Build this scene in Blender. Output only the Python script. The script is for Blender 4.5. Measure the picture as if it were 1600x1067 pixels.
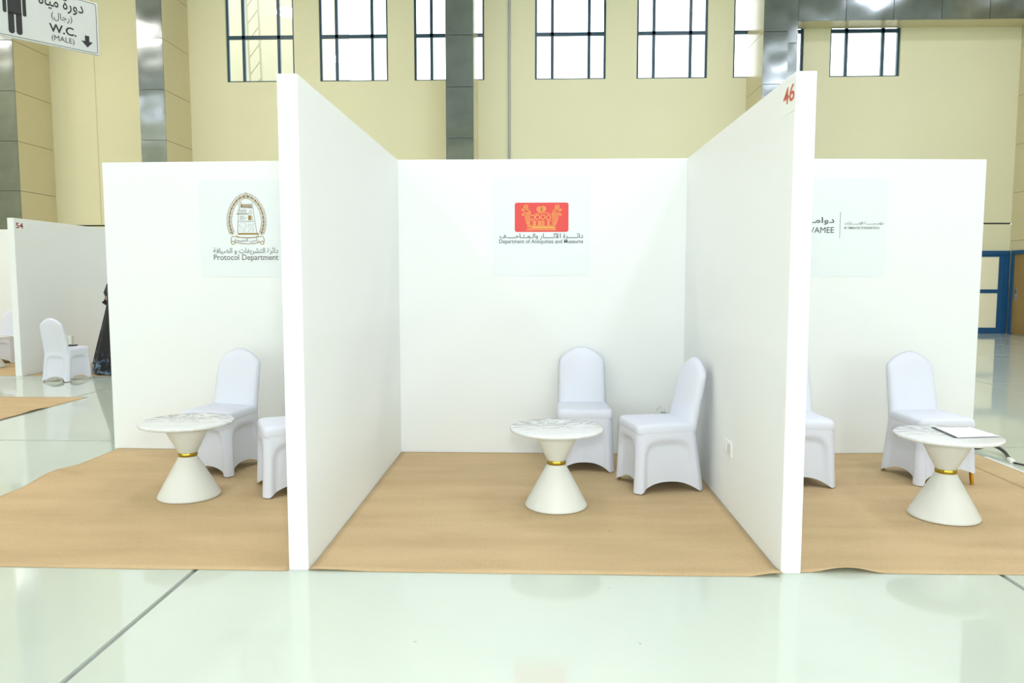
import bpy, bmesh, math, random
from mathutils import Vector, Matrix, noise
random.seed(7)
S = bpy.context.scene
for o in list(bpy.data.objects): bpy.data.objects.remove(o)
C = S.collection
PI = math.pi

# ------------------------------------------------------------------ camera
cam_d = bpy.data.cameras.new('camera')
cam_d.sensor_width = 36.0
cam_d.lens = 1164.2 * 36 / 1600
cam_d.clip_end = 300
cam = bpy.data.objects.new('camera', cam_d); C.objects.link(cam)
cam.location = (0, 0, 1.4624)
cam.rotation_euler = (PI/2 - .0834, 0, .0334)
S.camera = cam

# ------------------------------------------------------------------ view and world
S.view_settings.view_transform = 'Standard'
S.view_settings.look = 'None'
S.view_settings.exposure = 0.0
S.view_settings.gamma = 1.0
S.view_settings.use_curve_mapping = False
S.cycles.max_bounces = 8
S.cycles.diffuse_bounces = 5
S.cycles.glossy_bounces = 4
S.cycles.transparent_max_bounces = 8
S.cycles.sample_clamp_indirect = 6.0
W = bpy.data.worlds.new('daylight'); S.world = W; W.use_nodes = True
bg = W.node_tree.nodes['Background']
bg.inputs['Color'].default_value = (.93, .97, 1, 1); bg.inputs['Strength'].default_value = 4.2

# hall high-bay lamps hanging under the ceiling
LAMP_W = 108
def area(name, loc, size, power, col=(1, 1, 1), rot=(0, 0, 0), spread=PI):
    d = bpy.data.lights.new(name, 'AREA'); d.shape = 'DISK'; d.size = size; d.energy = power; d.color = col; d.spread = spread
    o = bpy.data.objects.new(name, d); C.objects.link(o); o.location = loc; o.rotation_euler = rot
    return o
for lx in (-21, -15, -8.5, -.6, 4.9, 10.75, 16.5):
    for iy in range(6):
        ly = -12.0 + iy*5.4
        area('high_bay_lamp', (lx, ly, 10.6), 1.1, LAMP_W*(1.2 if lx < -3 and ly > 8 else 1), (1.12, .97, .90) if lx < -3 and ly > 8 else (1.0, .985, 1.13))
# the photographer's flash, a little above the lens
area('camera_flash', (0.06, -0.05, 1.80), .26, 62, (.98, 1, 1.04), (PI/2 - .03, 0, 0))

# unseen glazed bays added behind the camera as frontal fill; portals guide the sampling of that sky light
FILL_BAYS = [(-20.5 + 5.8*k, -20.5 + 5.8*k + 5.2) for k in range(7)]; GZ = (.3, 6.0)
for a, b in FILL_BAYS:
    d = bpy.data.lights.new('added_fill_portal', 'AREA'); d.shape = 'RECTANGLE'; d.size = b-a; d.size_y = GZ[1]-GZ[0]; d.cycles.is_portal = True
    o = bpy.data.objects.new('added_fill_portal', d); C.objects.link(o); o.location = ((a+b)/2, -14.15, (GZ[0]+GZ[1])/2); o.rotation_euler = (PI/2, 0, 0)

# ------------------------------------------------------------------ helpers
def lin(c):
    c = c/255
    return c/12.92 if c <= .04045 else ((c+.055)/1.055)**2.4
def rgb(r, g, b): return (lin(r), lin(g), lin(b), 1)

def mat(name, col, rough=.5, metal=0, spec=.5, bump=0, bscale=40, bdist=.01, bdetail=3, var=0, vscale=6, coat=0, detail=4, stretch=None):
    m = bpy.data.materials.new(name); m.use_nodes = True
    nt = m.node_tree; b = nt.nodes['Principled BSDF']
    b.inputs['Base Color'].default_value = col
    b.inputs['Roughness'].default_value = rough
    b.inputs['Metallic'].default_value = metal
    b.inputs['Specular IOR Level'].default_value = spec
    b.inputs['Coat Weight'].default_value = coat
    b.inputs['Coat Roughness'].default_value = .04
    if var or bump:
        tc = nt.nodes.new('ShaderNodeTexCoord'); mp = nt.nodes.new('ShaderNodeMapping')
        nt.links.new(tc.outputs['Object'], mp.inputs['Vector'])
        if stretch: mp.inputs['Scale'].default_value = stretch
    if var:
        n = nt.nodes.new('ShaderNodeTexNoise'); n.inputs['Scale'].default_value = vscale; n.inputs['Detail'].default_value = detail
        nt.links.new(mp.outputs['Vector'], n.inputs['Vector'])
        mx = nt.nodes.new('ShaderNodeMix'); mx.data_type = 'RGBA'
        lo = tuple(max(0, c*(1-var)) for c in col[:3]) + (1,); hi = tuple(min(1, c*(1+var)) for c in col[:3]) + (1,)
        mx.inputs[6].default_value = lo; mx.inputs[7].default_value = hi
        nt.links.new(n.outputs['Fac'], mx.inputs[0]); nt.links.new(mx.outputs[2], b.inputs['Base Color'])
    if bump:
        n2 = nt.nodes.new('ShaderNodeTexNoise'); n2.inputs['Scale'].default_value = bscale; n2.inputs['Detail'].default_value = bdetail
        nt.links.new(mp.outputs['Vector'], n2.inputs['Vector'])
        bp = nt.nodes.new('ShaderNodeBump'); bp.inputs['Strength'].default_value = bump; bp.inputs['Distance'].default_value = bdist
        nt.links.new(n2.outputs['Fac'], bp.inputs['Height']); nt.links.new(bp.outputs['Normal'], b.inputs['Normal'])
    return m

M = {}
M['white_board'] = mat('white_board', (.795, .83, .81, 1), .55, spec=.3, var=.012, vscale=1.5)
M['beige_wall'] = mat('beige_wall', (.745, .73, .505, 1), .6, spec=.3, var=.05, vscale=.35, bump=.05, bscale=30)
M['beige_panel'] = mat('beige_panel', (.64, .58, .37, 1), .22, spec=.45, var=.05, vscale=.6)
M['steel'] = mat('steel', (.25, .285, .285, 1), .15, metal=1, bump=.7, bscale=2.0, bdist=.016, bdetail=0, var=.3, vscale=2.5)
M['dark_line'] = mat('dark_line', (.03, .035, .03, 1), .7)
M['ceiling'] = mat('ceiling', (.62, .63, .58, 1), .8)
M['blue_frame'] = mat('blue_frame', (.012, .06, .10, 1), .35)
M['blue_door'] = mat('blue_door', (.01, .085, .21, 1), .4)
M['door_pane'] = mat('door_pane', (.92, .88, .64, 1), .35)
M['brown_door'] = mat('brown_door', (.30, .19, .055, 1), .4, var=.2, vscale=5, stretch=(1, 1, .2))
M['chrome'] = mat('chrome', (.75, .75, .72, 1), .18, metal=1)
M['fabric'] = mat('fabric', (.67, .70, .77, 1), .75, spec=.2, bump=.04, bscale=500)
M['gold_leg'] = mat('gold_leg', (.62, .33, .03, 1), .28, metal=.85)
M['gold_band'] = mat('gold_band', (.45, .33, .045, 1), .13, metal=1, bump=.5, bscale=9)
M['table_white'] = mat('table_white', (.69, .71, .655, 1), .32, spec=.45)
M['paper'] = mat('paper', (.86, .88, .90, 1), .7)
M['poster'] = mat('poster', (.745, .80, .80, 1), .5, spec=.3)
M['print_gold'] = mat('print_gold', (.30, .18, .015, 1), .6)
M['print_grey'] = mat('print_grey', (.12, .115, .09, 1), .6)
M['print_dark'] = mat('print_dark', (.04, .065, .07, 1), .6)
M['print_red'] = mat('print_red', (.70, .050, .040, 1), .5)
M['print_crown'] = mat('print_crown', (.86, .50, .10, 1), .5)
M['number_red'] = mat('number_red', (.55, .10, .05, 1), .5)
M['number_dark_red'] = mat('number_dark_red', (.28, .02, .03, 1), .5)
M['plate'] = mat('plate', (.80, .84, .79, 1), .5)
M['sign_white'] = mat('sign_white', (.57, .595, .565, 1), .35)
M['black'] = mat('black', (.012, .014, .014, 1), .45)
M['cable'] = mat('cable', (.02, .022, .02, 1), .5)
M['plastic'] = mat('plastic', (.80, .81, .76, 1), .3)
M['bag_white'] = mat('bag_white', (.80, .83, .77, 1), .45, bump=.1, bscale=20)
M['grey_item'] = mat('grey_item', (.42, .44, .44, 1), .5)
M['notebook'] = mat('notebook', (.025, .03, .04, 1), .4)
M['scarf'] = mat('scarf', (.012, .012, .014, 1), .75)
M['skin'] = mat('skin', (.52, .31, .21, 1), .5)
M['outside_wall'] = mat('outside_wall', (.50, .47, .36, 1), .9, var=.06, vscale=.4)
M['lattice'] = mat('lattice', (.34, .33, .25, 1), .7)
M['ground'] = mat('ground', (.25, .23, .19, 1), .9)

# polished greenish concrete floor
def floor_mat():
    m = bpy.data.materials.new('polished_floor'); m.use_nodes = True; nt = m.node_tree; b = nt.nodes['Principled BSDF']
    tc = nt.nodes.new('ShaderNodeTexCoord')
    g = nt.nodes.new('ShaderNodeNewGeometry')
    n = nt.nodes.new('ShaderNodeTexNoise'); n.inputs['Scale'].default_value = .55; n.inputs['Detail'].default_value = 3
    nt.links.new(g.outputs['Position'], n.inputs['Vector'])
    mx = nt.nodes.new('ShaderNodeMix'); mx.data_type = 'RGBA'
    mx.inputs[6].default_value = (.50, .575, .485, 1); mx.inputs[7].default_value = (.56, .625, .545, 1)
    nt.links.new(n.outputs['Fac'], mx.inputs[0])
    # small dark scuffs
    v = nt.nodes.new('ShaderNodeTexVoronoi'); v.inputs['Scale'].default_value = 3.2; v.inputs['Randomness'].default_value = 1
    nt.links.new(g.outputs['Position'], v.inputs['Vector'])
    ra = nt.nodes.new('ShaderNodeMapRange'); ra.inputs[1].default_value = .018; ra.inputs[2].default_value = .026; ra.inputs[3].default_value = .35; ra.inputs[4].default_value = 0
    nt.links.new(v.outputs['Distance'], ra.inputs[0])
    mx2 = nt.nodes.new('ShaderNodeMix'); mx2.data_type = 'RGBA'; mx2.inputs[7].default_value = (.12, .13, .11, 1)
    nt.links.new(ra.outputs[0], mx2.inputs[0]); nt.links.new(mx.outputs[2], mx2.inputs[6]); nt.links.new(mx2.outputs[2], b.inputs['Base Color'])
    n2 = nt.nodes.new('ShaderNodeTexNoise'); n2.inputs['Scale'].default_value = 1.1; n2.inputs['Detail'].default_value = 2
    nt.links.new(g.outputs['Position'], n2.inputs['Vector'])
    bp = nt.nodes.new('ShaderNodeBump'); bp.inputs['Strength'].default_value = .06; bp.inputs['Distance'].default_value = .01
    nt.links.new(n2.outputs['Fac'], bp.inputs['Height']); nt.links.new(bp.outputs['Normal'], b.inputs['Normal'])
    b.inputs['Roughness'].default_value = .06; b.inputs['IOR'].default_value = 1.6
    return m
M['floor'] = floor_mat()
M['joint'] = mat('joint', (.26, .28, .26, 1), .8, var=.45, vscale=9)

def kraft_mat():
    m = bpy.data.materials.new('kraft_paper'); m.use_nodes = True; nt = m.node_tree; b = nt.nodes['Principled BSDF']
    g = nt.nodes.new('ShaderNodeNewGeometry')
    mp = nt.nodes.new('ShaderNodeMapping'); mp.inputs['Scale'].default_value = (.55, 2.2, 1)
    nt.links.new(g.outputs['Position'], mp.inputs['Vector'])
    n = nt.nodes.new('ShaderNodeTexNoise'); n.inputs['Scale'].default_value = 2.2; n.inputs['Detail'].default_value = 5
    nt.links.new(mp.outputs['Vector'], n.inputs['Vector'])
    f = nt.nodes.new('ShaderNodeTexNoise'); f.inputs['Scale'].default_value = 70; f.inputs['Detail'].default_value = 3
    nt.links.new(g.outputs['Position'], f.inputs['Vector'])
    ad = nt.nodes.new('ShaderNodeMath'); ad.operation = 'MULTIPLY_ADD'; ad.inputs[1].default_value = .55
    nt.links.new(f.outputs['Fac'], ad.inputs[0]); nt.links.new(n.outputs['Fac'], ad.inputs[2])
    mx = nt.nodes.new('ShaderNodeMix'); mx.data_type = 'RGBA'
    mx.inputs[6].default_value = (.36, .25, .13, 1); mx.inputs[7].default_value = (.56, .42, .235, 1)
    nt.links.new(ad.outputs[0], mx.inputs[0])
    v = nt.nodes.new('ShaderNodeTexVoronoi'); v.inputs['Scale'].default_value = 2.6
    nt.links.new(g.outputs['Position'], v.inputs['Vector'])
    ra = nt.nodes.new('ShaderNodeMapRange'); ra.inputs[1].default_value = .014; ra.inputs[2].default_value = .02; ra.inputs[3].default_value = .7; ra.inputs[4].default_value = 0
    nt.links.new(v.outputs['Distance'], ra.inputs[0])
    mx2 = nt.nodes.new('ShaderNodeMix'); mx2.data_type = 'RGBA'; mx2.inputs[7].default_value = (.10, .08, .05, 1)
    nt.links.new(ra.outputs[0], mx2.inputs[0]); nt.links.new(mx.outputs[2], mx2.inputs[6]); nt.links.new(mx2.outputs[2], b.inputs['Base Color'])
    b.inputs['Roughness'].default_value = .75; b.inputs['Specular IOR Level'].default_value = .2
    bp = nt.nodes.new('ShaderNodeBump'); bp.inputs['Strength'].default_value = .25; bp.inputs['Distance'].default_value = .01
    nt.links.new(n.outputs['Fac'], bp.inputs['Height']); nt.links.new(bp.outputs['Normal'], b.inputs['Normal'])
    return m
M['kraft'] = kraft_mat()

def marble_mat():
    m = bpy.data.materials.new('marble_top'); m.use_nodes = True; nt = m.node_tree; b = nt.nodes['Principled BSDF']
    tc = nt.nodes.new('ShaderNodeTexCoord')
    mp = nt.nodes.new('ShaderNodeMapping'); mp.inputs['Scale'].default_value = (1.0, 2.6, 1); mp.inputs['Rotation'].default_value = (0, 0, .3)
    nt.links.new(tc.outputs['Object'], mp.inputs['Vector'])
    n = nt.nodes.new('ShaderNodeTexNoise'); n.inputs['Scale'].default_value = 3.2; n.inputs['Detail'].default_value = 9; n.inputs['Roughness'].default_value = .68; n.inputs['Distortion'].default_value = 1.2
    nt.links.new(mp.outputs['Vector'], n.inputs['Vector'])
    # veins where the noise crosses its middle
    s = nt.nodes.new('ShaderNodeMath'); s.operation = 'SUBTRACT'; s.inputs[1].default_value = .5
    a = nt.nodes.new('ShaderNodeMath'); a.operation = 'ABSOLUTE'
    nt.links.new(n.outputs['Fac'], s.inputs[0]); nt.links.new(s.outputs[0], a.inputs[0])
    r = nt.nodes.new('ShaderNodeMapRange'); r.inputs[1].default_value = .0; r.inputs[2].default_value = .06; r.inputs[3].default_value = .9; r.inputs[4].default_value = 0
    nt.links.new(a.outputs[0], r.inputs[0])
    # veins gathered on one band of the slab
    sx = nt.nodes.new('ShaderNodeSeparateXYZ'); nt.links.new(tc.outputs['Object'], sx.inputs[0])
    rb = nt.nodes.new('ShaderNodeMapRange'); rb.inputs[1].default_value = -.10; rb.inputs[2].default_value = .08; rb.inputs[3].default_value = .15; rb.inputs[4].default_value = 1
    nt.links.new(sx.outputs[1], rb.inputs[0])
    mu = nt.nodes.new('ShaderNodeMath'); mu.operation = 'MULTIPLY'
    nt.links.new(r.outputs[0], mu.inputs[0]); nt.links.new(rb.outputs[0], mu.inputs[1])
    mx = nt.nodes.new('ShaderNodeMix'); mx.data_type = 'RGBA'
    mx.inputs[6].default_value = (.73, .75, .74, 1); mx.inputs[7].default_value = (.20, .21, .18, 1)
    nt.links.new(mu.outputs[0], mx.inputs[0]); nt.links.new(mx.outputs[2], b.inputs['Base Color'])
    b.inputs['Roughness'].default_value = .22
    return m
M['marble'] = marble_mat()

def glass_mat():
    m = bpy.data.materials.new('window_glass'); m.use_nodes = True; nt = m.node_tree
    nt.nodes.remove(nt.nodes['Principled BSDF']); out = nt.nodes['Material Output']
    t = nt.nodes.new('ShaderNodeBsdfTransparent'); g = nt.nodes.new('ShaderNodeBsdfGlossy'); g.inputs['Roughness'].default_value = .02
    f = nt.nodes.new('ShaderNodeFresnel'); f.inputs['IOR'].default_value = 1.45
    t.inputs['Color'].default_value = (.95, .98, .97, 1)
    mx = nt.nodes.new('ShaderNodeMixShader')
    nt.links.new(f.outputs[0], mx.inputs[0]); nt.links.new(t.outputs[0], mx.inputs[1]); nt.links.new(g.outputs[0], mx.inputs[2]); nt.links.new(mx.outputs[0], out.inputs['Surface'])
    return m
M['glass'] = glass_mat()

def abaya_mat():
    m = bpy.data.materials.new('abaya_print'); m.use_nodes = True; nt = m.node_tree; b = nt.nodes['Principled BSDF']
    tc = nt.nodes.new('ShaderNodeTexCoord')
    n = nt.nodes.new('ShaderNodeTexNoise'); n.inputs['Scale'].default_value = 9; n.inputs['Detail'].default_value = 4; n.inputs['Distortion'].default_value = 1
    nt.links.new(tc.outputs['Object'], n.inputs['Vector'])
    sx = nt.nodes.new('ShaderNodeSeparateXYZ'); nt.links.new(tc.outputs['Object'], sx.inputs[0])
    # flowers printed round the hem and on the sleeves
    hem = nt.nodes.new('ShaderNodeMapRange'); hem.inputs[1].default_value = .10; hem.inputs[2].default_value = .42; hem.inputs[3].default_value = .10; hem.inputs[4].default_value = -.12
    nt.links.new(sx.outputs[2], hem.inputs[0])
    slv = nt.nodes.new('ShaderNodeMapRange'); slv.inputs[1].default_value = .98; slv.inputs[2].default_value = 1.10; slv.inputs[3].default_value = 0; slv.inputs[4].default_value = .11
    nt.links.new(sx.outputs[2], slv.inputs[0])
    a1 = nt.nodes.new('ShaderNodeMath'); a1.operation = 'ADD'; nt.links.new(n.outputs['Fac'], a1.inputs[0]); nt.links.new(hem.outputs[0], a1.inputs[1])
    a2 = nt.nodes.new('ShaderNodeMath'); a2.operation = 'ADD'; nt.links.new(a1.outputs[0], a2.inputs[0]); nt.links.new(slv.outputs[0], a2.inputs[1])
    cr = nt.nodes.new('ShaderNodeValToRGB'); e = cr.color_ramp.elements
    e[0].position = .55; e[0].color = (.008, .009, .010, 1); e[1].position = .64; e[1].color = (.08, .14, .22, 1)
    x = e.new(.74); x.color = (.30, .40, .50, 1)
    nt.links.new(a2.outputs[0], cr.inputs[0]); nt.links.new(cr.outputs[0], b.inputs['Base Color'])
    b.inputs['Roughness'].default_value = .7
    return m
M['abaya'] = abaya_mat()

# ---- mesh builders
def mesh_obj(name, verts, faces, m, parent=None, smooth=False, loc=None):
    me = bpy.data.meshes.new(name); me.from_pydata([tuple(v) for v in verts], [], faces); me.update()
    if smooth:
        for p in me.polygons: p.use_smooth = True
    return link(name, me, m, parent, loc)
def link(name, me, m, parent=None, loc=None):
    if m is not None and not me.materials: me.materials.append(M[m] if isinstance(m, str) else m)
    o = bpy.data.objects.new(name, me); C.objects.link(o)
    if parent: o.parent = parent
    if loc is not None: o.location = loc
    return o
def empty(name, loc=(0, 0, 0), rz=0):
    o = bpy.data.objects.new(name, None); C.objects.link(o); o.location = loc; o.rotation_euler = (0, 0, rz); o.empty_display_size = .1
    return o
def tag(o, label, cat, group=None):
    o['label'] = label; o['category'] = cat
    if group: o['group'] = group
    return o
def struct(o, label=None):
    o['kind'] = 'structure'
    if label: o['label'] = label
    return o
def copy_tree(o, parent=None):
    kids = list(o.children)
    c = o.copy(); C.objects.link(c)
    if parent: c.parent = parent
    for k in kids: copy_tree(k, c)
    return c

class G:                                   # gathers simple shapes into one mesh
    def __init__(s): s.v = []; s.f = []
    def box(s, x0, x1, y0, y1, z0, z1):
        n = len(s.v)
        s.v += [(x0, y0, z0), (x1, y0, z0), (x1, y1, z0), (x0, y1, z0), (x0, y0, z1), (x1, y0, z1), (x1, y1, z1), (x0, y1, z1)]
        s.f += [tuple(n+i for i in q) for q in ((0, 3, 2, 1), (4, 5, 6, 7), (0, 1, 5, 4), (1, 2, 6, 5), (2, 3, 7, 6), (3, 0, 4, 7))]
        return s
    def quad(s, a, b, c, d):
        n = len(s.v); s.v += [a, b, c, d]; s.f.append((n, n+1, n+2, n+3)); return s
    def tube(s, pts, r, k=8, cap=True):
        pts = [Vector(p) for p in pts]; n0 = len(s.v)
        for i, p in enumerate(pts):
            d = (pts[min(i+1, len(pts)-1)] - pts[max(i-1, 0)]).normalized()
            a = d.cross(Vector((0, 0, 1))) if abs(d.z) < .95 else d.cross(Vector((1, 0, 0)))
            a.normalize(); b = d.cross(a); rr = r[i] if isinstance(r, (list, tuple)) else r
            for j in range(k):
                t = 2*PI*j/k; s.v.append(tuple(p + (a*math.cos(t) + b*math.sin(t))*rr))
        for i in range(len(pts)-1):
            for j in range(k):
                a0 = n0+i*k+j; a1 = n0+i*k+(j+1) % k
                s.f.append((a0, a1, a1+k, a0+k))
        if cap:
            s.f.append(tuple(n0+j for j in range(k))[::-1]); m0 = n0+(len(pts)-1)*k; s.f.append(tuple(m0+j for j in range(k)))
        return s
    def rings(s, rings, cap0=True, cap1=True):
        k = len(rings[0]); n0 = len(s.v)
        for r in rings: s.v += [tuple(p) for p in r]
        for i in range(len(rings)-1):
            for j in range(k):
                a0 = n0+i*k+j; a1 = n0+i*k+(j+1) % k; s.f.append((a0, a1, a1+k, a0+k))
        if cap0: s.f.append(tuple(n0+j for j in range(k))[::-1])
        if cap1: m0 = n0+(len(rings)-1)*k; s.f.append(tuple(m0+j for j in range(k)))
        return s
    def lathe(s, prof, k=48):
        return s.rings([[(r*math.cos(2*PI*j/k), r*math.sin(2*PI*j/k), z) for j in range(k)] for r, z in prof])
    # flat print in the x-z plane, facing -y
    def poly(s, pts, y=0):
        n = len(s.v); s.v += [(p[0], y, p[1]) for p in pts]; s.f.append(tuple(range(n, n+len(pts)))); return s
    def stroke(s, pts, w, closed=False, y=0):
        P = [Vector((p[0], p[1])) for p in pts]; m = len(P)
        L, R = [], []
        for i in range(m):
            if closed: a, b = P[i-1], P[(i+1) % m]
            else: a, b = P[max(i-1, 0)], P[min(i+1, m-1)]
            d = (b-a)
            d = d.normalized() if d.length > 1e-9 else Vector((1, 0))
            nn = Vector((-d.y, d.x))*w/2
            L.append(P[i]+nn); R.append(P[i]-nn)
        n = len(s.v)
        for l, r in zip(L, R): s.v += [(l.x, y, l.y), (r.x, y, r.y)]
        for i in range(m if closed else m-1):
            j = (i+1) % m; s.f.append((n+2*i, n+2*i+1, n+2*j+1, n+2*j))
        return s
    def circ(s, cx, cz, r, w, k=20, y=0):
        return s.stroke([(cx+r*math.cos(2*PI*i/k), cz+r*math.sin(2*PI*i/k)) for i in range(k)], w, True, y)
    def dot(s, cx, cz, r, k=8, y=0):
        return s.poly([(cx+r*math.cos(2*PI*i/k), cz+r*math.sin(2*PI*i/k)) for i in range(k)], y)
    def obj(s, name, m, parent=None, smooth=False, loc=None): return mesh_obj(name, s.v, s.f, m, parent, smooth, loc)

def bevel(o, w, seg=2):
    b = o.modifiers.new('bevel', 'BEVEL'); b.width = w; b.segments = seg; b.limit_method = 'ANGLE'
    return o

# ---- lettering
AR = {'ا': (0xFE8D, 0xFE8E, 0, 0), 'أ': (0xFE83, 0xFE84, 0, 0), 'إ': (0xFE87, 0xFE88, 0, 0), 'آ': (0xFE81, 0xFE82, 0, 0), 'ؤ': (0xFE85, 0xFE86, 0, 0),
      'د': (0xFEA9, 0xFEAA, 0, 0), 'ر': (0xFEAD, 0xFEAE, 0, 0), 'و': (0xFEED, 0xFEEE, 0, 0), 'ة': (0xFE93, 0xFE94, 0, 0),
      'ئ': (0xFE89, 0xFE8A, 0xFE8B, 0xFE8C), 'ت': (0xFE95, 0xFE96, 0xFE97, 0xFE98), 'ث': (0xFE99, 0xFE9A, 0xFE9B, 0xFE9C),
      'ج': (0xFE9D, 0xFE9E, 0xFE9F, 0xFEA0), 'ح': (0xFEA1, 0xFEA2, 0xFEA3, 0xFEA4), 'خ': (0xFEA5, 0xFEA6, 0xFEA7, 0xFEA8),
      'س': (0xFEB1, 0xFEB2, 0xFEB3, 0xFEB4), 'ش': (0xFEB5, 0xFEB6, 0xFEB7, 0xFEB8), 'ض': (0xFEBD, 0xFEBE, 0xFEBF, 0xFEC0),
      'ف': (0xFED1, 0xFED2, 0xFED3, 0xFED4), 'ل': (0xFEDD, 0xFEDE, 0xFEDF, 0xFEE0), 'م': (0xFEE1, 0xFEE2, 0xFEE3, 0xFEE4),
      'ه': (0xFEE9, 0xFEEA, 0xFEEB, 0xFEEC), 'ي': (0xFEF1, 0xFEF2, 0xFEF3, 0xFEF4), 'ـ': (0x640, 0x640, 0x640, 0x640)}
LIG = {'آ': (0xFEF5, 0xFEF6), 'أ': (0xFEF7, 0xFEF8), 'إ': (0xFEF9, 0xFEFA), 'ا': (0xFEFB, 0xFEFC)}
def arabic(s):
    out = []; prev = False; i = 0
    while i < len(s):
        c = s[i]
        if c == 'ل' and i+1 < len(s) and s[i+1] in LIG:
            out.append(chr(LIG[s[i+1]][1 if prev else 0])); prev = False; i += 2; continue
        if c not in AR:
            out.append({'(': ')', ')': '('}.get(c, c)); prev = False; i += 1; continue
        f = AR[c]; nxt = i+1 < len(s) and s[i+1] in AR
        dual = f[2] != 0
        if prev and dual and nxt: q = f[3]
        elif prev: q = f[1]
        elif dual and nxt: q = f[2]
        else: q = f[0]
        out.append(chr(q)); prev = dual; i += 1
    return ''.join(reversed(out))
def text_obj(name, body, m, parent, box, bold=0.0, y=-.002, keep=False):
    """flat lettering fitted into box = (x0, x1, z0, z1), in the x-z plane facing -y"""
    cu = bpy.data.curves.new(name, 'FONT'); cu.body = body; cu.size = 1; cu.resolution_u = 3; cu.offset = bold
    t = bpy.data.objects.new(name, cu); C.objects.link(t); bpy.context.view_layer.update()
    me = bpy.data.meshes.new_from_object(t.evaluated_get(bpy.context.evaluated_depsgraph_get()))
    bpy.data.objects.remove(t); bpy.data.curves.remove(cu)
    xs = [v.co.x for v in me.vertices]; zs = [v.co.y for v in me.vertices]
    x0, x1, z0, z1 = box; a = (x1-x0)/(max(xs)-min(xs)); b = (z1-z0)/(max(zs)-min(zs))
    for v in me.vertices: v.co = (x0+(v.co.x-min(xs))*a, y, z0+(v.co.y-min(zs))*b)
    me.materials.clear(); me.name = name
    o = link(name, me, m, parent); split_words(o, len([w for w in body.split(' ') if w]))
    return o
def split_words(o, n):
    if n < 2: return
    me = o.data; N = len(me.vertices); par = list(range(N))
    def find(a):
        while par[a] != a: par[a] = par[par[a]]; a = par[a]
        return a
    for e in me.edges: par[find(e.vertices[0])] = find(e.vertices[1])
    iv = {}
    for v in me.vertices:
        r = find(v.index); a, b = iv.get(r, (9, -9)); iv[r] = (min(a, v.co.x), max(b, v.co.x))
    L = sorted(iv.values()); gaps = []; end = L[0][1]
    for a, b in L[1:]:
        if a > end: gaps.append((a-end, (a+end)/2))
        end = max(end, b)
    cuts = sorted(c for _, c in sorted(gaps)[::-1][:n-1])
    groups = [[] for _ in range(len(cuts)+1)]
    for p in me.polygons:
        x = me.vertices[p.vertices[0]].co.x
        groups[sum(x > c for c in cuts)].append(p)
    for gi, ps in enumerate(groups):
        mp = {}; vs = []; fs = []
        for p in ps:
            for i in p.vertices:
                if i not in mp: mp[i] = len(vs); vs.append(tuple(me.vertices[i].co))
            fs.append(tuple(mp[i] for i in p.vertices))
        nm = bpy.data.meshes.new(me.name); nm.from_pydata(vs, [], fs); nm.materials.append(me.materials[0])
        if gi == 0: first_mesh = nm
        else: link(o.name.split('.')[0], nm, None, o.parent)
    o.data = first_mesh

# ------------------------------------------------------------------ the hall
YW = 20.52; XL = -22.0; XR = 12.65; YB = -14.0; HC = 11.3
# floor: cast slabs with recessed saw-cut joints
fl = struct(G().box(XL, XR+8, YB, YW, -.25, -.012).obj('floor', 'joint'), 'glossy pale green concrete floor of the hall')
SX, SY = 4.03, 4.07
def slab_mesh(w, d):
    g = G().box(0, w, 0, d, -.012, 0); me = bpy.data.meshes.new('floor_slab'); me.from_pydata(g.v, [], g.f); me.materials.append(M['floor']); return me
J = .014
xs = [-1.72 + SX*k for k in range(-6, 7)]; ys = [6.54 + SY*k for k in range(-5, 4)]
xs = [XL] + [x for x in xs if XL+.3 < x < XR+7.7] + [XR+8]; ys = [YB] + [y for y in ys if YB+.3 < y < YW-.3] + [YW]
cache = {}
for i in range(len(xs)-1):
    for j in range(len(ys)-1):
        w = round(xs[i+1]-xs[i]-2*J, 3); d = round(ys[j+1]-ys[j]-2*J, 3)
        if (w, d) not in cache: cache[(w, d)] = slab_mesh(w, d)
        link('floor_slab', cache[(w, d)], None, fl, (xs[i]+J, ys[j]+J, 0))

# back wall with seven window openings
WIN = [(-8.44, -6.58), (-5.89, -4.03), (-3.32, -1.43), (-.07, 1.82), (2.64, 4.51), (5.19, 7.03), (7.72, 9.55)]
ZS, ZM, ZM2, ZT = 6.80, 8.00, 9.20, 10.40
g = G(); T = .30
e = [XL] + [x for w in WIN for x in w] + [XR+8]
g.box(XL, XR+8, YW, YW+T, 2.965, ZS); g.box(XL, XR+8, YW, YW+T, ZT, HC)
for i in range(0, len(e), 2): g.box(e[i], e[i+1], YW, YW+T, ZS, ZT)
g.box(XL, XR+8, YW, YW+T, 0, 2.925)
wb = struct(g.obj('wall_back', 'beige_wall'), 'tall beige wall at the back of the hall')
struct(G().box(XL, XR, YW+.03, YW+T, 2.925, 2.965).obj('trim_1', 'dark_line'), 'dark groove running along the beige back wall')
struct(G().tube([(-.755, YW-.035, 2.0), (-.755, YW-.035, HC)], .035, 10).obj('trim_2', 'grey_item', smooth=True), 'thin grey conduit on the back wall')
struct(G().box(-12.115, -12.085, YW-.004, YW+.01, 2.97, HC).obj('trim_3', 'beige_panel'), 'narrow vertical cover strip on the back wall')

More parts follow.
